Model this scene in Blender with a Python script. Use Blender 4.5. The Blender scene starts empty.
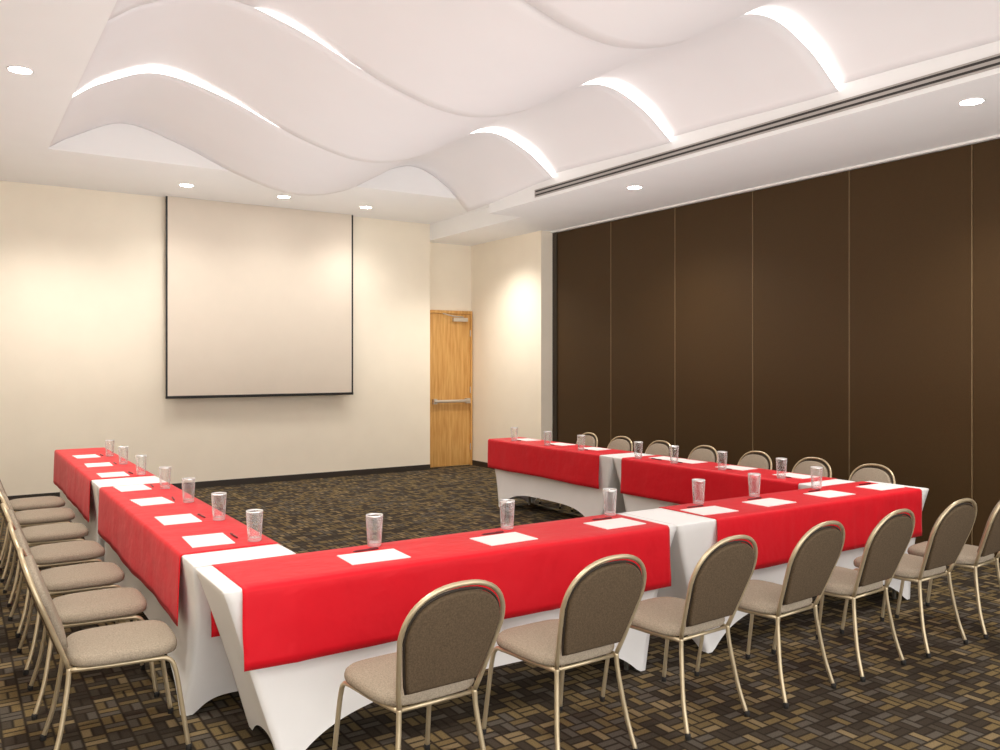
import bpy, bmesh, math, random
from mathutils import Vector, Matrix
random.seed(7)
PI=math.pi
S=bpy.context.scene
COL=S.collection
# ------------------------------------------------------------------ helpers
def link(name,bm,m,parent=None,smooth=False):
    me=bpy.data.meshes.new(name); bmesh.ops.recalc_face_normals(bm,faces=bm.faces); bm.to_mesh(me); bm.free()
    if smooth:
        for p in me.polygons: p.use_smooth=True
    me.materials.append(m)
    o=bpy.data.objects.new(name,me); COL.objects.link(o)
    if parent: o.parent=parent
    return o
def tag(o,label,cat,group=None):
    o['label']=label; o['category']=cat
    if group: o['group']=group
    return o
def struct(name,bm,m,parent=None,smooth=False):
    o=link(name,bm,m,parent,smooth)
    if not parent: o['kind']='structure'
    return o
def thing(name,loc,label,cat,group=None,rz=0):
    o=bpy.data.objects.new(name,None); COL.objects.link(o); o.empty_display_size=.1
    o.location=loc; o.rotation_euler=(0,0,rz); return tag(o,label,cat,group)
def dup(o,parent=None):
    c=o.copy(); COL.objects.link(c)
    if parent: c.parent=parent
    for ch in o.children: dup(ch,c)
    return c
def box(bm,a,b,bev=0):
    m=Matrix.Translation(((a[0]+b[0])/2,(a[1]+b[1])/2,(a[2]+b[2])/2))@Matrix.Diagonal((abs(b[0]-a[0]),abs(b[1]-a[1]),abs(b[2]-a[2]),1))
    r=bmesh.ops.create_cube(bm,size=1,matrix=m)
    if bev:
        es=list({e for v in r['verts'] for e in v.link_edges})
        bmesh.ops.bevel(bm,geom=es,offset=bev,segments=2,affect='EDGES',profile=.7)
    return bm
def B(a,b,bev=0): return box(bmesh.new(),a,b,bev)
def tube(bm,pts,r,seg=10,closed=False):
    pts=[Vector(p) for p in pts]; n=len(pts); rings=[]; up=None
    for i in range(n):
        if closed: t=(pts[(i+1)%n]-pts[i-1])
        else: t=pts[min(i+1,n-1)]-pts[max(i-1,0)]
        t.normalize()
        if up is None:
            up=Vector((0,0,1)) if abs(t.z)<.9 else Vector((1,0,0))
        up=(up-t*up.dot(t)).normalized(); sd=t.cross(up)
        rings.append([bm.verts.new(pts[i]+(up*math.cos(2*PI*k/seg)+sd*math.sin(2*PI*k/seg))*r) for k in range(seg)])
    for i in range(n if closed else n-1):
        a,b=rings[i],rings[(i+1)%n]
        for k in range(seg): bm.faces.new((a[k],a[(k+1)%seg],b[(k+1)%seg],b[k]))
    if not closed: bm.faces.new(rings[0]); bm.faces.new(rings[-1])
    return bm
def smoothpath(pts,n=8):
    P=[Vector(p) for p in pts]; out=[]
    for i in range(len(P)-1):
        p0=P[max(i-1,0)];p1=P[i];p2=P[i+1];p3=P[min(i+2,len(P)-1)]
        for k in range(n):
            t=k/n
            out.append(.5*((2*p1)+(p2-p0)*t+(2*p0-5*p1+4*p2-p3)*t*t+(3*p1-p0-3*p2+p3)*t**3))
    out.append(P[-1]); return out
def lathe(bm,prof,seg=28,c=(0,0,0)):
    rings=[]
    for r,z in prof:
        if r<1e-6: rings.append([bm.verts.new((c[0],c[1],c[2]+z))])
        else: rings.append([bm.verts.new((c[0]+r*math.cos(2*PI*k/seg),c[1]+r*math.sin(2*PI*k/seg),c[2]+z)) for k in range(seg)])
    for a,b in zip(rings,rings[1:]):
        for k in range(seg):
            k2=(k+1)%seg
            if len(a)==1 and len(b)>1: bm.faces.new((a[0],b[k],b[k2]))
            elif len(b)==1 and len(a)>1: bm.faces.new((a[k],a[k2],b[0]))
            elif len(a)>1: bm.faces.new((a[k],a[k2],b[k2],b[k]))
    return bm
def srgb(r,g,b):
    f=lambda c:(c/255/12.92) if c/255<=.04045 else ((c/255+.055)/1.055)**2.4
    return (f(r),f(g),f(b),1)
ORD=['first','second','third','fourth','fifth','sixth','seventh','eighth']
# ------------------------------------------------------------------ materials
def mat(name,col,rough=.6,metal=0,noise=0,nscale=40,bump=0,spec=.5,sheen=0,bdist=.01):
    m=bpy.data.materials.new(name); m.use_nodes=True; nt=m.node_tree; b=nt.nodes['Principled BSDF']
    b.inputs['Roughness'].default_value=rough; b.inputs['Metallic'].default_value=metal
    b.inputs['Specular IOR Level'].default_value=spec
    b.inputs['Sheen Weight'].default_value=sheen
    tc=nt.nodes.new('ShaderNodeTexCoord'); n=nt.nodes.new('ShaderNodeTexNoise')
    n.inputs['Scale'].default_value=nscale; n.inputs['Detail'].default_value=3
    nt.links.new(tc.outputs['Object'],n.inputs['Vector'])
    r=nt.nodes.new('ShaderNodeValToRGB')
    c=col
    r.color_ramp.elements[0].position=.3; r.color_ramp.elements[1].position=.7
    r.color_ramp.elements[0].color=(c[0]*(1-noise),c[1]*(1-noise),c[2]*(1-noise),1)
    r.color_ramp.elements[1].color=(min(1,c[0]*(1+noise)),min(1,c[1]*(1+noise)),min(1,c[2]*(1+noise)),1)
    nt.links.new(n.outputs['Fac'],r.inputs['Fac']); nt.links.new(r.outputs['Color'],b.inputs['Base Color'])
    if bump:
        bp=nt.nodes.new('ShaderNodeBump'); bp.inputs['Strength'].default_value=bump; bp.inputs['Distance'].default_value=bdist
        nt.links.new(n.outputs['Fac'],bp.inputs['Height']); nt.links.new(bp.outputs['Normal'],b.inputs['Normal'])
    return m
def emit(name,col,st):
    m=bpy.data.materials.new(name); m.use_nodes=True; b=m.node_tree.nodes['Principled BSDF']
    b.inputs['Base Color'].default_value=col; b.inputs['Emission Color'].default_value=col; b.inputs['Emission Strength'].default_value=st
    return m
M={}
M['wall']=mat('cream_paint',srgb(247,237,219),.8,noise=.015,nscale=3)
M['ceil']=mat('ceiling_white',srgb(246,245,244),.85,noise=.01,nscale=2)
M['wave']=mat('wave_white',srgb(233,229,229),.75,noise=.01,nscale=2)
M['cove']=emit('cove_glow',(1,.97,.94,1),3.2)
M['lamp']=emit('lamp_glow',(1,.96,.9,1),40)
M['plastic_white']=mat('white_plastic',srgb(244,242,238),.4)
M['vent']=mat('vent_grey',srgb(176,170,165),.5)
M['black']=mat('black_matte',srgb(24,22,21),.5,noise=.1)
M['slot']=mat('slot_black',srgb(56,52,49),.7)
M['partition']=mat('partition_brown',srgb(68,49,26),.6,noise=.10,nscale=160,bump=.08,spec=.2)
M['seal']=mat('seam_trim',srgb(140,116,84),.45)
M['post']=mat('jamb_brown',srgb(52,42,30),.5)
M['screen']=mat('screen_fabric',srgb(224,212,197),.85,noise=.01,nscale=5)
M['base']=mat('baseboard_dark',srgb(52,44,37),.5)
M['spandex']=mat('spandex_white',srgb(244,242,241),.6,noise=.01,nscale=8,sheen=.1)
M['red']=mat('red_cloth',srgb(220,18,36),.5,noise=.03,nscale=6,bump=.55,spec=.22,sheen=.06,bdist=.02)
M['seat']=mat('seat_tweed',srgb(158,145,128),.9,noise=.2,nscale=170,bump=.25,spec=.2)
M['back_shade']=mat('shaded_tweed',srgb(92,77,60),.9,noise=.24,nscale=140,bump=.25,spec=.2)  # same tweed as the seat, shade on the backs put into the colour
M['piping']=mat('piping_dark',srgb(48,38,29),.7)
M['frame']=mat('champagne_metal',srgb(202,185,154),.36,metal=.6)
M['rubber']=mat('rubber_dark',srgb(35,32,30),.8)
M['paper']=mat('paper_white',srgb(248,244,242),.7)
M['pen']=mat('pen_dark',srgb(104,34,40),.35)
M['steel']=mat('brushed_steel',srgb(205,200,192),.35,metal=.7)
M['tabletop']=mat('laminate_grey',srgb(120,112,104),.5,noise=.1)
# glass : thin clear wall; bright highlights on rim and heavy foot are painted in white
g=bpy.data.materials.new('clear_glass'); g.use_nodes=True; nt=g.node_tree; nt.nodes.remove(nt.nodes['Principled BSDF'])
tr=nt.nodes.new('ShaderNodeBsdfTransparent'); tr.inputs[0].default_value=(.985,.985,.985,1)
gg=nt.nodes.new('ShaderNodeBsdfGlossy'); gg.inputs['Roughness'].default_value=.03
df=nt.nodes.new('ShaderNodeBsdfDiffuse'); df.inputs[0].default_value=(1,1,1,1)
m2=nt.nodes.new('ShaderNodeMixShader'); m2.inputs[0].default_value=.45; nt.links.new(gg.outputs[0],m2.inputs[1]); nt.links.new(df.outputs[0],m2.inputs[2])
lw=nt.nodes.new('ShaderNodeLayerWeight'); lw.inputs['Blend'].default_value=.24
mr=nt.nodes.new('ShaderNodeMapRange'); mr.inputs['To Min'].default_value=.04; mr.inputs['To Max'].default_value=1.0
tc=nt.nodes.new('ShaderNodeTexCoord'); sx=nt.nodes.new('ShaderNodeSeparateXYZ'); nt.links.new(tc.outputs['Object'],sx.inputs[0])
cr=nt.nodes.new('ShaderNodeValToRGB'); E=cr.color_ramp.elements
zz=nt.nodes.new('ShaderNodeMath'); zz.operation='DIVIDE'; zz.inputs[1].default_value=.152; nt.links.new(sx.outputs[2],zz.inputs[0])
E[0].position=0; E[0].color=(.65,)*3+(1,); E[1].position=1; E[1].color=(.95,)*3+(1,)
for p,v in ((.10,.5),(.15,0),(.945,0),(.96,.95)): q=E.new(p); q.color=(v,v,v,1)
nt.links.new(zz.outputs[0],cr.inputs['Fac'])
ad=nt.nodes.new('ShaderNodeMath'); ad.operation='MAXIMUM'; nt.links.new(mr.outputs['Result'],ad.inputs[0]); nt.links.new(cr.outputs['Color'],ad.inputs[1])
mx=nt.nodes.new('ShaderNodeMixShader')
nt.links.new(lw.outputs['Facing'],mr.inputs['Value']); nt.links.new(ad.outputs[0],mx.inputs[0]); nt.links.new(tr.outputs[0],mx.inputs[1]); nt.links.new(m2.outputs[0],mx.inputs[2])
nt.links.new(mx.outputs[0],nt.nodes['Material Output'].inputs['Surface'])
M['glass']=g
# wood
w=bpy.data.materials.new('honey_wood'); w.use_nodes=True; nt=w.node_tree; b=nt.nodes['Principled BSDF']; b.inputs['Roughness'].default_value=.4
tc=nt.nodes.new('ShaderNodeTexCoord'); mp=nt.nodes.new('ShaderNodeMapping'); mp.inputs['Scale'].default_value=(14,14,1.2)
n=nt.nodes.new('ShaderNodeTexNoise'); n.inputs['Scale'].default_value=2; n.inputs['Detail'].default_value=6
r=nt.nodes.new('ShaderNodeValToRGB'); r.color_ramp.elements[0].position=.3; r.color_ramp.elements[1].position=.7
r.color_ramp.elements[0].color=srgb(196,140,70); r.color_ramp.elements[1].color=srgb(224,176,106)
nt.links.new(tc.outputs['Object'],mp.inputs['Vector']); nt.links.new(mp.outputs['Vector'],n.inputs['Vector']); nt.links.new(n.outputs['Fac'],r.inputs['Fac']); nt.links.new(r.outputs['Color'],b.inputs['Base Color'])
M['wood']=w
# carpet
def carpet():
    m=bpy.data.materials.new('woven_carpet'); m.use_nodes=True; nt=m.node_tree; L=nt.links; b=nt.nodes['Principled BSDF']
    b.inputs['Roughness'].default_value=.95; b.inputs['Specular IOR Level'].default_value=.1
    def mth(op,a,c=None,d=None):
        n=nt.nodes.new('ShaderNodeMath'); n.operation=op
        for i,x in enumerate((a,c,d)):
            if x is None: continue
            if isinstance(x,(int,float)): n.inputs[i].default_value=x
            else: L.new(x,n.inputs[i])
        return n.outputs[0]
    ge=nt.nodes.new('ShaderNodeNewGeometry'); sp=nt.nodes.new('ShaderNodeSeparateXYZ'); L.new(ge.outputs['Position'],sp.inputs[0])
    C=.097
    u=mth('DIVIDE',sp.outputs[0],C); v=mth('DIVIDE',sp.outputs[1],C)
    iu=mth('FLOOR',u); iv=mth('FLOOR',v); fu=mth('SUBTRACT',u,iu); fv=mth('SUBTRACT',v,iv)
    par=mth('FLOORED_MODULO',mth('ADD',iu,iv),2)
    inv=mth('SUBTRACT',1,par)
    s=mth('ADD',mth('MULTIPLY',par,fu),mth('MULTIPLY',inv,fv))
    t=mth('ADD',mth('MULTIPLY',par,fv),mth('MULTIPLY',inv,fu))
    s3=mth('MULTIPLY',s,2); si=mth('FLOOR',s3); sf=mth('SUBTRACT',s3,si)
    cb=nt.nodes.new('ShaderNodeCombineXYZ'); L.new(iu,cb.inputs[0]); L.new(iv,cb.inputs[1]); L.new(si,cb.inputs[2])
    wn=nt.nodes.new('ShaderNodeTexWhiteNoise'); wn.noise_dimensions='3D'; L.new(cb.outputs[0],wn.inputs['Vector'])
    cr=nt.nodes.new('ShaderNodeValToRGB'); cr.color_ramp.interpolation='CONSTANT'; e=cr.color_ramp.elements
    pal=[(0,(60,52,43)),(.24,(114,97,66)),(.42,(88,81,72)),(.6,(102,87,60)),(.76,(70,62,52)),(.9,(128,111,82))]
    e[0].position=0; e[0].color=srgb(*pal[0][1]); e[1].position=pal[1][0]; e[1].color=srgb(*pal[1][1])
    for p,c in pal[2:]:
        x=e.new(p); x.color=srgb(*c)
    L.new(wn.outputs['Value'],cr.inputs['Fac'])
    ed=mth('MINIMUM',mth('MULTIPLY',mth('MINIMUM',sf,mth('SUBTRACT',1,sf)),.5),mth('MINIMUM',t,mth('SUBTRACT',1,t)))
    mask=mth('MINIMUM',mth('MULTIPLY',mth('MAXIMUM',mth('SUBTRACT',ed,.02),0),12),1)
    mx=nt.nodes.new('ShaderNodeMix'); mx.data_type='RGBA'; L.new(mask,mx.inputs['Factor']); mx.inputs[6].default_value=srgb(45,38,31); L.new(cr.outputs['Color'],mx.inputs[7])
    no=nt.nodes.new('ShaderNodeTexNoise'); no.inputs['Scale'].default_value=160; L.new(ge.outputs['Position'],no.inputs['Vector'])
    hs=nt.nodes.new('ShaderNodeMix'); hs.data_type='RGBA'; hs.blend_type='MULTIPLY'; hs.inputs['Factor'].default_value=1; L.new(mx.outputs[2],hs.inputs[6])
    rr=nt.nodes.new('ShaderNodeMapRange'); L.new(no.outputs['Fac'],rr.inputs['Value']); rr.inputs['To Min'].default_value=.5; rr.inputs['To Max'].default_value=1.55
    L.new(rr.outputs['Result'],hs.inputs[7]); L.new(hs.outputs[2],b.inputs['Base Color'])
    bp=nt.nodes.new('ShaderNodeBump'); bp.inputs['Strength'].default_value=.3; L.new(no.outputs['Fac'],bp.inputs['Height']); L.new(bp.outputs['Normal'],b.inputs['Normal'])
    return m
M['carpet']=carpet()
# ------------------------------------------------------------------ room shell
ZB=3.75; ZR=3.5; YB=11.37; YD=11.55; XL=.82; XR=5.65; XS=7.0; XP=7.2; YE=9.42; YF=-1.5
struct('floor',B((-1.7,YF,-.05),(7.45,11.7,0)),M['carpet'])
struct('wall_left',B((-1.7,YF,0),(-1.6,11.7,ZB)),M['wall'])
struct('wall_back',B((-1.6,YB,0),(6.153,11.65,ZB)),M['wall'])
struct('wall_far',B((6.153,YD,0),(XP,11.65,ZR)),M['wall'])
struct('wall_side',B((XS,9.65,0),(7.45,YD,ZR)),M['wall'])
struct('wall_right',B((7.3,YF,0),(7.45,9.65,ZR)),M['partition'])
bm=bmesh.new()
box(bm,(-1.7,YF,ZB),(XL,11.7,4.5)); box(bm,(XL,YE,ZB),(6.153,11.7,4.5))
box(bm,(XR,8.9,ZB),(6.153,YE,4.5)); box(bm,(XR,YF,ZR),(7.45,8.9,4.5)); box(bm,(6.153,8.9,ZR),(7.45,11.7,4.5))
box(bm,(XL,YF,4.4),(XR,YE,4.5))
struct('ceiling',bm,M['ceil'])
struct('baseboard_back',B((-1.6,YB-.012,0),(6.153,YB,.08)),M['base'])
struct('baseboard_side',B((XS-.012,9.65,0),(XS,YD,.08)),M['base'])
struct('baseboard_left',B((-1.6,YF,0),(-1.588,YB-.012,.08)),M['base'])
struct('trim_1',B((XP-.03,YF,ZR-.02),(7.3,9.65,ZR)),M['plastic_white'])
struct('trim_2',B((XP+.0,9.553,0),(7.3,9.65,ZR-.02)),M['post'])
# wavy ceiling strips
def prof(keys,x):
    P=keys
    for i in range(len(P)-1):
        if P[i][0]<=x<=P[i+1][0]:
            t=(x-P[i][0])/(P[i+1][0]-P[i][0])
            def sl(j):
                a=max(j-1,0); c=min(j+1,len(P)-1)
                return (P[c][1]-P[a][1])/(P[c][0]-P[a][0])
            h=P[i+1][0]-P[i][0]; m0=sl(i)*h; m1=sl(i+1)*h
            return (2*t**3-3*t*t+1)*P[i][1]+(t**3-2*t*t+t)*m0+(-2*t**3+3*t*t)*P[i+1][1]+(t**3-t*t)*m1
    return P[-1][1]
BIG=[(XL,3.785),(1.02,3.95),(1.48,4.135),(2.0,4.015),(2.7,3.725),(3.35,3.585),(3.95,3.71),(4.45,4.01),(4.90,4.13),(5.33,3.99),(XR,3.745)]
SML=[(XL,3.765),(1.02,3.91),(1.46,4.08),(2.0,3.985),(2.68,3.735),(3.3,3.625),(3.9,3.715),(4.4,3.975),(4.86,4.08),(5.30,3.94),(XR,3.70)]
END=[(XL,3.765),(1.02,3.90),(1.5,4.11),(2.05,3.98),(2.72,3.71),(3.35,3.575),(3.95,3.69),(4.45,3.98),(4.88,4.09),(5.30,3.92),(XR,3.60)]
bounds=[YE,7.55,5.72,3.95,2.2,.45,YF]
def sstep(a,b,x):
    t=max(0,min(1,(x-a)/(b-a))); return t*t*(3-2*t)
def far_edge(k,x):                      # profile of a strip's far edge at boundary k
    if k==0: return prof(END,x)
    z,s=prof(BIG,x),prof(SML,x)
    if k>=2 and x<2.6: return s+(z-s)*sstep(1.65,2.0,x)
    return z
NX=96; xs=[XL+(XR-XL)*i/NX for i in range(NX+1)]
for k in range(len(bounds)-1):
    yf,yn=bounds[k],bounds[k+1]; bm=bmesh.new(); NY=14; grid=[]
    for j in range(NY+1):
        t=j/NY; y=yn+(yf-yn)*t; e=t*t*(3-2*t)
        grid.append([bm.verts.new((x,y,prof(SML,x)*(1-e)+far_edge(k,x)*e)) for x in xs])
    for j in range(NY):
        for i in range(NX): bm.faces.new((grid[j][i],grid[j][i+1],grid[j+1][i+1],grid[j+1][i]))
    o=struct('ceiling',bm,M['wave'],smooth=True)
    sol=o.modifiers.new('Solidify','SOLIDIFY'); sol.thickness=.008; sol.offset=0
# cove lights in the risers between strips
wh=['at the far end','second from the far end','third from the far end','nearest to us','overhead','behind']
for k in range(1,len(bounds)-2):
    y=bounds[k]
    t=thing('cove_light',(0,y,3.7),'glowing curved cove light strip between white ceiling waves, '+wh[k-1],'light','cove lights in the wavy ceiling')
    runs=[];cur=[]
    for x in xs:
        if far_edge(k,x)-prof(SML,x)>.002: cur.append(x)
        else:
            if len(cur)>2: runs.append(cur)
            cur=[]
    if len(cur)>2: runs.append(cur)
    for r_ in runs:
        bm=bmesh.new(); a=[bm.verts.new((x,0,prof(SML,x)-3.7)) for x in r_]; c=[bm.verts.new((x,0,far_edge(k,x)-3.7)) for x in r_]
        for i in range(len(r_)-1): bm.faces.new((a[i],a[i+1],c[i+1],c[i]))
        link('glowing_strip',bm,M['cove'],t)
# partition panels
W=1.157; y1=9.55
for i in range(8):
    y0=y1-W
    lab=('brown fabric partition panel, %s from the corner beside the door wall'%ORD[i]) if i<7 else 'brown fabric partition panel, last and nearest on the right'
    t=thing('partition_panel',(XP+.05,(y0+y1)/2,0),lab,'wall panel','operable partition panels')
    link('panel_face',B((-.04,-W/2+.0055,.012),(.04,W/2-.0055,ZR-.025),.004),M['partition'],t)
    link('edge_trim',B((-.042,-W/2+.0005,.012),(.04,-W/2+.005,ZR-.025)),M['seal'],t)
    link('bottom_seal',B((-.036,-W/2+.008,.0),(.036,W/2-.008,.0118)),M['rubber'],t)
    y1=y0
# door
d=struct('door_1',B((6.21,YD-.045,.01),(6.95,YD-.005,2.40),.003),M['wood'])
bm=bmesh.new(); box(bm,(6.155,YD-.06,0),(6.208,YD,2.45)); box(bm,(6.952,YD-.06,0),(6.985,YD,2.45)); box(bm,(6.208,YD-.06,2.403),(6.952,YD,2.45))
struct('door_frame',bm,M['wood'],d)
bm=bmesh.new(); tube(bm,[(6.27,YD-.10,1.03),(6.90,YD-.10,1.03)],.024); box(bm,(6.26,YD-.11,.99),(6.32,YD-.045,1.07)); box(bm,(6.85,YD-.11,.99),(6.92,YD-.045,1.07))
struct('panic_bar',bm,M['steel'],d)
bm=bmesh.new(); box(bm,(6.62,YD-.10,2.28),(6.88,YD-.045,2.34),.006); tube(bm,[(6.8,YD-.09,2.35),(6.55,YD-.16,2.36),(6.45,YD-.06,2.40)],.01)
struct('door_closer',bm,M['steel'],d)
bm=bmesh.new()
for z in (.3,1.2,2.1): tube(bm,[(6.951,YD-.055,z-.05),(6.951,YD-.055,z+.05)],.009)
struct('hinge',bm,M['steel'],d)
# projection screen
t=thing('projection_screen',(3.575,11.27,1.18),'large pulled-down projection screen with black edges on the cream back wall','projection screen')
def rel(o): o.matrix_parent_inverse=Matrix.Translation(-Vector(o.parent.location)); return o
rel(link('screen_fabric',B((2.324,11.268,1.21),(4.826,11.272,ZB-.001)),M['screen'],t))
for a in ((2.30,2.324),(4.826,4.85)): rel(link('black_border',B((a[0],11.267,1.21),(a[1],11.273,ZB-.001)),M['black'],t))
rel(link('bottom_bar',B((2.30,11.255,1.175),(4.85,11.285,1.21),.006),M['black'],t))
# slot diffuser
t=thing('slot_diffuser',(XR,3.5,3.53),'long grey slot air diffuser with black slots along the ceiling soffit edge','air vent')
rel(link('frame',B((XR-.012,-1,3.535),(XR,7.9,3.622),.003),M['vent'],t))
for z in (3.549,3.590): rel(link('slot',B((XR-.0145,-.98,z),(XR-.011,7.88,z+.017)),M['slot'],t))
# downlights
def spot(x,y,z,e,size=140):
    l=bpy.data.lights.new('downlight_lamp','SPOT'); l.energy=e; l.spot_size=math.radians(size); l.spot_blend=1; l.color=(1,.95,.87); l.shadow_soft_size=.15
    o=bpy.data.objects.new('downlight_lamp',l); COL.objects.link(o); o.location=(x,y,z-.06)
DL=[(2.37,10.45,ZB,'left of three before the screen wall',58),(3.57,10.5,ZB,'middle of three before the screen wall',34),(4.75,10.6,ZB,'right of three before the screen wall',60),
    (.43,6.98,ZB,'on the left soffit beside the waves',180),(6.1,6.72,ZR,'on the right soffit near the partition middle',125),(6.1,3.19,ZR,'on the right soffit nearest to us',145)]
for x,y,z,w_,e in DL:
    t=thing('downlight',(x,y,z-.007),'round recessed downlight '+w_,'light','recessed downlights')
    link('trim_ring',lathe(bmesh.new(),[(.074,.007),(.086,.007),(.086,.003),(.083,.001),(.076,.001),(.074,.007)]),M['plastic_white'],t,True)
    link('lens',lathe(bmesh.new(),[(0,-.002),(.04,-.001),(.073,.003),(.073,.0068),(0,.0068)]),M['lamp'],t,True)
    spot(x,y,z,e)
for x,y,z,e,s_ in [(.3,3.4,ZB,190,140),(.9,10.2,ZB,130,135),(6.25,10.1,ZR,130,130),(6.1,-.2,ZR,160,140),(.3,0,ZB,200,140)]: spot(x,y,z,e,s_)
def area(loc,rot,sx,sy,e,col):
    l=bpy.data.lights.new('ceiling_fill','AREA'); l.shape='RECTANGLE'; l.size=sx; l.size_y=sy; l.energy=e; l.color=col
    o=bpy.data.objects.new('ceiling_fill',l); COL.objects.link(o); o.location=loc; o.rotation_euler=rot
area((3.2,6.0,1.2),(PI,0,0),5.6,8,96,(1,1,.99))  # unseen upward fill light, added to brighten the ceiling
# ------------------------------------------------------------------ tables
def cover_mesh(Lx,Wy):
    bm=bmesh.new(); hx,hy=Lx/2,Wy/2; per=[]; INS=.235; PIN=.032
    def side(n,f): 
        for i in range(n): per.append(f(-1+2*i/n))
    NL,NS=60,20
    side(NL,lambda s:(s*hx,-hy,'L',s)); side(NS,lambda s:(hx,s*hy,'S',s)); side(NL,lambda s:(-s*hx,hy,'L',s)); side(NS,lambda s:(-hx,-s*hy,'S',s))
    def ring(f): return [bm.verts.new(f(p)) for p in per]
    rows=[ring(lambda p:(p[0]*(1-.008/hx),p[1]*(1-.008/hy),.75)), ring(lambda p:(p[0]*(1-.002/hx),p[1]*(1-.002/hy),.748)), ring(lambda p:(p[0],p[1],.742))]
    Mv=16
    for j in range(1,Mv+1):
        v=j/Mv
        def f(p):
            x,y,k,s=p; half=hx if k=='L' else hy; a=max(0,min(1,(abs(s)*half)/(half-.05)))
            zb=(.19*(1-a**4)) if k=='L' else (.07*(1-a**3))
            z=.742+(zb-.742)*v
            h=(.742-z)/.742                      # 0 at the top, 1 at the floor
            sl=INS*(h**.95)
            cy=math.copysign(1,y) if abs(y)>1e-6 else 0
            x*= (hx-sl)/hx
            fold=.005*math.sin(PI*v)*math.sin(24*a*a)*(1-a)
            if k=='L':
                y-=cy*((.045*(1-a*a))*math.sin(v*PI/2)+PIN*math.sin(v*PI)+fold)
            else:
                x-=math.copysign(1,x)*(.02*(1-a*a)*math.sin(v*PI/2)+fold); y*=1-PIN/hy*math.sin(v*PI)
            return (x,y,max(.004,z))
        rows.append(ring(f))
    n=len(per)
    for a,c in zip(rows,rows[1:]):
        for i in range(n): bm.faces.new((a[i],a[(i+1)%n],c[(i+1)%n],c[i]))
    bm.faces.new(rows[0])
    return bm
def table(cx,cy,L,Wd,rz,label):
    t=thing('conference_table',(cx,cy,0),label,'table','tables set in a hollow rectangle',rz)
    o=link('fitted_cover',cover_mesh(L,Wd),M['spandex'],t,True)
    o['label']='white stretch fitted cover with arched hem'
    link('tabletop',B((-L/2+.012,-Wd/2+.012,.715),(L/2-.012,Wd/2-.012,.745)),M['tabletop'],t)
    for sx in (-1,1):
        for sy in (-1,1):
            link('leg',tube(bmesh.new(),[(sx*(L/2-.30),sy*(Wd/2-.075),0),(sx*(L/2-.30),sy*(Wd/2-.075),.715)],.014),M['steel'],t,True)
TW=.46
def runner(cx,cy,L,Wd,rz,label,hang=.305,seed=0):
    rnd=random.Random(seed); ph=[rnd.uniform(0,6.28) for _ in range(4)]
    creases=[rnd.uniform(-L/2,L/2) for _ in range(5)]
    sec=[]
    h=Wd/2+.004
    N=9
    for i in range(N+1): sec.append((-h-.003,.735-hang*(1-i/N)+.0,1-i/N))
    sec+= [(-h+.001,.747,0),(-h+.012,.7535,0)]
    for i in range(1,8): sec.append((-h+.012+(2*h-.024)*i/8,.7535,0))
    sec+= [(h-.012,.7535,0),(h-.001,.747,0)]
    for i in range(N+1): sec.append((h+.003,.735-hang*i/N,i/N))
    NL=110; bm=bmesh.new(); g=[]
    for j in range(NL+1):
        x=-L/2+L*j/NL; row=[]
        cr=sum(math.exp(-((x-c)/.022)**2) for c in creases)
        for (c,z,f) in sec:
            rip=f*(.007+.005*math.sin(x*5.3+ph[0])+.002*math.sin(x*17+ph[1])); sg=1 if c>0 else -1
            if sg<0: rip+=min(f*3,1)*.004*cr
            row.append(bm.verts.new((x+f*.004*math.sin(z*20+ph[2]),c+sg*rip,z+ (f>.9)*.003*math.sin(x*4+ph[3]))))
        g.append(row)
    for j in range(NL):
        for i in range(len(sec)-1): bm.faces.new((g[j][i],g[j][i+1],g[j+1][i+1],g[j+1][i]))
    o=link('table_runner',bm,M['red'],None,True)
    so=o.modifiers.new('Solidify','SOLIDIFY'); so.thickness=.002; so.offset=0
    o.location=(cx,cy,0); o.rotation_euler=(0,0,rz)
    tag(o,label,'tablecloth','red cloths draped over the tables')
YN=3.56
def spanx(a,b): return ((a+b)/2,b-a)
c,L=spanx(.895,3.335); table(c,YN,L,TW,0,'white covered table at the near side, left one with its bare corner')
c,L=spanx(3.34,5.80); table(c,YN,L,TW,0,'white covered table at the near side, right one')
c,L=spanx(3.825,6.725); table(1.13,c,L,TW,PI/2,'white covered table of the left arm, nearer one')
c,L=spanx(6.73,9.62); table(1.13,c,L,TW,PI/2,'white covered table of the left arm, far one toward the screen')
c,L=spanx(3.825,6.055); table(5.45,c,L,TW,PI/2,'white covered table of the right arm, nearer one by the partition')
c,L=spanx(6.06,8.25); table(5.45,c,L,TW,PI/2,'white covered table of the right arm, far one toward the door')
c,L=spanx(.965,3.27); runner(c,YN,L,TW,0,'red cloth over the near side table, left one of two',seed=1)
c,L=spanx(3.64,5.70); runner(c,YN,L,TW,0,'red cloth over the near side table, right one of two',seed=2)
c,L=spanx(4.06,6.56); runner(1.13,c,L,TW,PI/2,'red cloth over the left arm, nearer one of two',seed=3)
c,L=spanx(7.02,9.60); runner(1.13,c,L,TW,PI/2,'red cloth over the left arm, far one toward the screen',seed=4)
c,L=spanx(3.98,5.92); runner(5.45,c,L,TW,PI/2,'red cloth over the right arm, nearer one of two',seed=5)
c,L=spanx(6.24,8.23); runner(5.45,c,L,TW,PI/2,'red cloth over the right arm, far one toward the door',seed=6)
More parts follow.
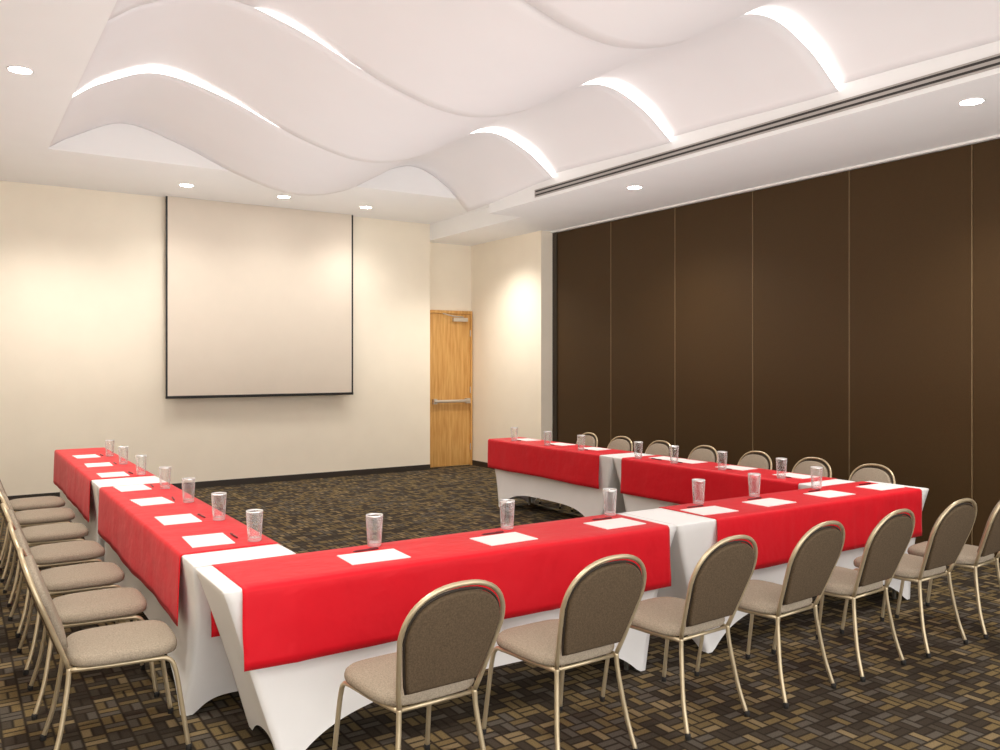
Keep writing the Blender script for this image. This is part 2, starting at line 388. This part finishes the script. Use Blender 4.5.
# ------------------------------------------------------------------ chair
def back_pt(u,w,off=0):
    a=math.radians(20); return Vector((u,-.20-w*math.sin(a)+off*math.cos(a),.41+w*math.cos(a)+off*math.sin(a)))
def loop_outline(su,top,bot_u,w0,n=22):
    pts=[]
    for i in range(8): f=i/7; pts.append((bot_u+(su-bot_u)*(f**.85),w0+(.29-w0)*f))
    for i in range(1,n):
        t=PI*i/n; cx=math.cos(t); sx=math.sin(t)
        pts.append((su*math.copysign(abs(cx)**.85,cx),.29+(top-.29)*sx**.85))
    for i in range(8): f=1-i/7; pts.append((-(bot_u+(su-bot_u)*(f**.85)),w0+(.29-w0)*f))
    return pts
def pad_mesh(out,y0,y1,inset):
    bm=bmesh.new(); cu=0; cw=sum(p[1] for p in out)/len(out)
    def rg(sc,off): return [bm.verts.new(back_pt(p[0]*sc,cw+(p[1]-cw)*sc,off)) for p in out]
    R=[rg(1-inset,y0),rg(1,y0+(y1-y0)*.25),rg(1,y0+(y1-y0)*.6),rg(1-inset*.7,y0+(y1-y0)*.92),rg(1-inset*3,y1)]
    n=len(out)
    for a,b_ in zip(R,R[1:]):
        for i in range(n): bm.faces.new((a[i],a[(i+1)%n],b_[(i+1)%n],b_[i]))
    bm.faces.new(R[0]); bm.faces.new(R[-1]); return bm
def seat_mesh():
    bm=bmesh.new(); n=44; rings=[]
    def pt(i,sc,z):
        t=2*PI*i/n; c,s=math.cos(t),math.sin(t); e=.5
        x=.222*math.copysign(abs(c)**e,c); y=.215*math.copysign(abs(s)**e,s)
        x*=1-.06*(.5-y/.43)      # narrower at the rear
        return bm.verts.new((x*sc,y*sc+.01,z))
    for sc,z in [(.94,.412),(.985,.416),(1,.426),(1,.436),(.985,.447),(.94,.457),(.82,.465),(.55,.471),(.2,.473)]:
        rings.append([pt(i,sc,z) for i in range(n)])
    for a,b_ in zip(rings,rings[1:]):
        for i in range(n): bm.faces.new((a[i],a[(i+1)%n],b_[(i+1)%n],b_[i]))
    bm.faces.new(rings[0]); bm.faces.new(rings[-1]); return bm
def make_chair():
    t=thing('banquet_chair',(0,0,0),'x','chair')
    link('seat',seat_mesh(),M['seat'],t,True)
    link('backrest',pad_mesh(loop_outline(.184,.453,.142,.074),-.002,.03,.02),M['seat'],t,True)
    a=link('back_panel',pad_mesh(loop_outline(.191,.460,.147,.068),.004,-.018,.018),M['back_shade'],t,True); a['label']='rear fabric panel, tweed painted darker as if in shade'
    link('piping',tube(bmesh.new(),[back_pt(u,w,0) for u,w in loop_outline(.1945,.466,.149,.064)],.005,8,True),M['piping'],a,True)
    o2=loop_outline(.211,.488,.160,0.0)
    link('back_frame',tube(bmesh.new(),[back_pt(u,w) for u,w in o2],.0098),M['frame'],t,True)
    for s in (-1,1):
        f=smoothpath([(s*.216,.250,.012),(s*.209,.222,.20),(s*.203,.20,.34),(s*.200,.175,.392),(s*.195,.12,.402),(s*.182,-.05,.402),(s*.160,-.195,.402)],5)
        l=link('leg',tube(bmesh.new(),f,.010),M['frame'],t,True)
        link('foot_cap',lathe(bmesh.new(),[(0,0),(.012,0),(.0135,.02),(.0102,.026),(0,.026)],12,(s*.216,.250,0)),M['rubber'],l,True)
        f=smoothpath([(s*.160,-.20,.412),(s*.165,-.206,.33),(s*.186,-.235,.15),(s*.203,-.275,.012)],5)
        l=link('leg',tube(bmesh.new(),f,.010),M['frame'],t,True)
        link('foot_cap',lathe(bmesh.new(),[(0,0),(.012,0),(.0135,.02),(.0102,.026),(0,.026)],12,(s*.203,-.275,0)),M['rubber'],l,True)
    bm=bmesh.new(); tube(bm,[(-.198,.15,.400),(.198,.15,.400)],.008); link('stretcher',bm,M['frame'],t,True)
    bm=bmesh.new(); tube(bm,[(-.160,-.19,.400),(.160,-.19,.400)],.008); link('stretcher',bm,M['frame'],t,True)
    return t
proto=make_chair(); used=[False]
def chair(x,y,rz,label,group,sc=1):
    if not used[0]: o=proto; used[0]=True
    else: o=dup(proto)
    o.location=(x,y,0); o.rotation_euler=(0,0,rz); o.scale=(sc,sc,sc); o['label']=label; o['category']='chair'; o['group']=group
for i,x in enumerate([1.49,2.20,2.88,3.51,4.12,4.75,5.33]):
    chair(x,2.91+random.uniform(-.015,.015),math.radians(random.uniform(1,7)),'%s chair from the left along the near tables, its rounded back turned to us'%ORD[i],'chairs along the near tables')
for i,y in enumerate([3.94,4.61,5.28,6.0,6.74,7.5,8.2]):
    chair(.61,y,-PI/2+math.radians(random.uniform(-3,3)),'%s beige chair from the near corner in the row along the left tables'%ORD[i],'chairs along the left tables')
for i,y in enumerate([7.72,7.12,6.52,5.90,5.26,4.64,4.06]):
    chair(5.96,y,PI/2+math.radians(random.uniform(-2,2)),'%s chair from the door end in the row before the brown partition'%ORD[i],'chairs along the right tables',.93)
# ------------------------------------------------------------------ place settings
ZT=.7548
gprof=[(0,0),(.030,0),(.033,.003),(.0355,.04),(.0415,.150),(.0405,.152),(.039,.150),(.033,.04),(.030,.022),(.025,.019),(0,.018)]
gl=None
def glass(x,y,label,group):
    global gl
    if gl is None: o=gl=link('drinking_glass',lathe(bmesh.new(),gprof,32),M['glass'],None,True)
    else: o=gl.copy(); COL.objects.link(o)
    o.location=(x,y,ZT); tag(o,label,'glass',group)
pd=None
def pad(x,y,rz,label,group):
    global pd
    if pd is None: o=pd=link('notepad',B((-.14,-.1,0),(.14,.1,.004),.0008),M['paper'])
    else: o=pd.copy(); COL.objects.link(o)
    o.location=(x,y,ZT); o.rotation_euler=(0,0,rz+math.radians(random.uniform(-4,4))); tag(o,label,'notepad',group)
pn=None
def pen(x,y,rz,label,group):
    global pn
    if pn is None:
        bm=bmesh.new(); lathe(bm,[(0,0),(.0012,.001),(.0042,.016),(.0045,.018),(.0045,.128),(.0035,.132),(0,.133)],12)
        bmesh.ops.rotate(bm,cent=(0,0,0),matrix=Matrix.Rotation(PI/2,3,'Y'),verts=bm.verts); bmesh.ops.translate(bm,vec=(-.066,0,.0046),verts=bm.verts)
        box(bm,(.02,-.001,.0085),(.06,.001,.0105))
        o=pn=link('pen',bm,M['pen'],None,True)
    else: o=pn.copy(); COL.objects.link(o)
    o.location=(x,y,ZT); o.rotation_euler=(0,0,rz+math.radians(random.uniform(-8,8))); tag(o,label,'pen',group)
NP=[1.62,2.33,3.06,3.80,4.34,4.95,5.53]; NG=[1.72,2.49,3.205,3.93,4.45,5.10]
for i,x in enumerate(NP):
    pad(x,3.53,0,'white notepad, %s from the left on the near red cloths'%ORD[i],'notepads on the near tables')
    pen(x+.02,3.665,0,'dark pen behind the %s notepad from the left on the near tables'%ORD[i],'pens on the near tables')
for i,x in enumerate(NG): glass(x,3.74,'clear water glass, %s from the left on the near red cloths'%ORD[i],'glasses on the near tables')
LG=[8.67,7.93,7.12,6.24,5.55,4.83,4.17]; LP=[8.75,7.98,7.22,6.38,5.70,4.97,4.31]
for i in range(7):
    glass(1.27,LG[i],'clear water glass, %s from the screen end on the left tables'%ORD[i],'glasses on the left tables')
    pad(1.08,LP[i],PI/2,'white notepad, %s from the screen end on the left tables'%ORD[i],'notepads on the left tables')
    pen(1.215,LP[i]+.02,PI/2,'dark pen beside the %s notepad from the screen end on the left tables'%ORD[i],'pens on the left tables')
RG=[7.86,7.23,6.66,5.82,5.36,4.81,4.22]
for i,y in enumerate(RG):
    glass(5.33,y,'clear water glass, %s from the door end on the right tables'%ORD[i],'glasses on the right tables')
    yy=min(y+.12,8.05) if not(i==3) else 5.74
    pad(5.52,yy-.1,PI/2,'white notepad, %s from the door end on the right tables'%ORD[i],'notepads on the right tables')
    pen(5.39,yy-.1,PI/2,'dark pen beside the %s notepad from the door end on the right tables'%ORD[i],'pens on the right tables')
# ------------------------------------------------------------------ world, camera
wd=bpy.data.worlds.new('World'); S.world=wd; wd.use_nodes=True
bg=wd.node_tree.nodes['Background']; bg.inputs[0].default_value=(1,.98,.95,1); bg.inputs[1].default_value=2.1
S.view_settings.view_transform='Standard'; S.view_settings.exposure=.42
cam=bpy.data.cameras.new('Camera'); co=bpy.data.objects.new('Camera',cam); COL.objects.link(co)
co.location=(0,0,1.643); co.rotation_euler=(PI/2,0,-math.radians(33.17)); cam.sensor_width=36; cam.lens=30.35; cam.shift_y=-.013
S.camera=co
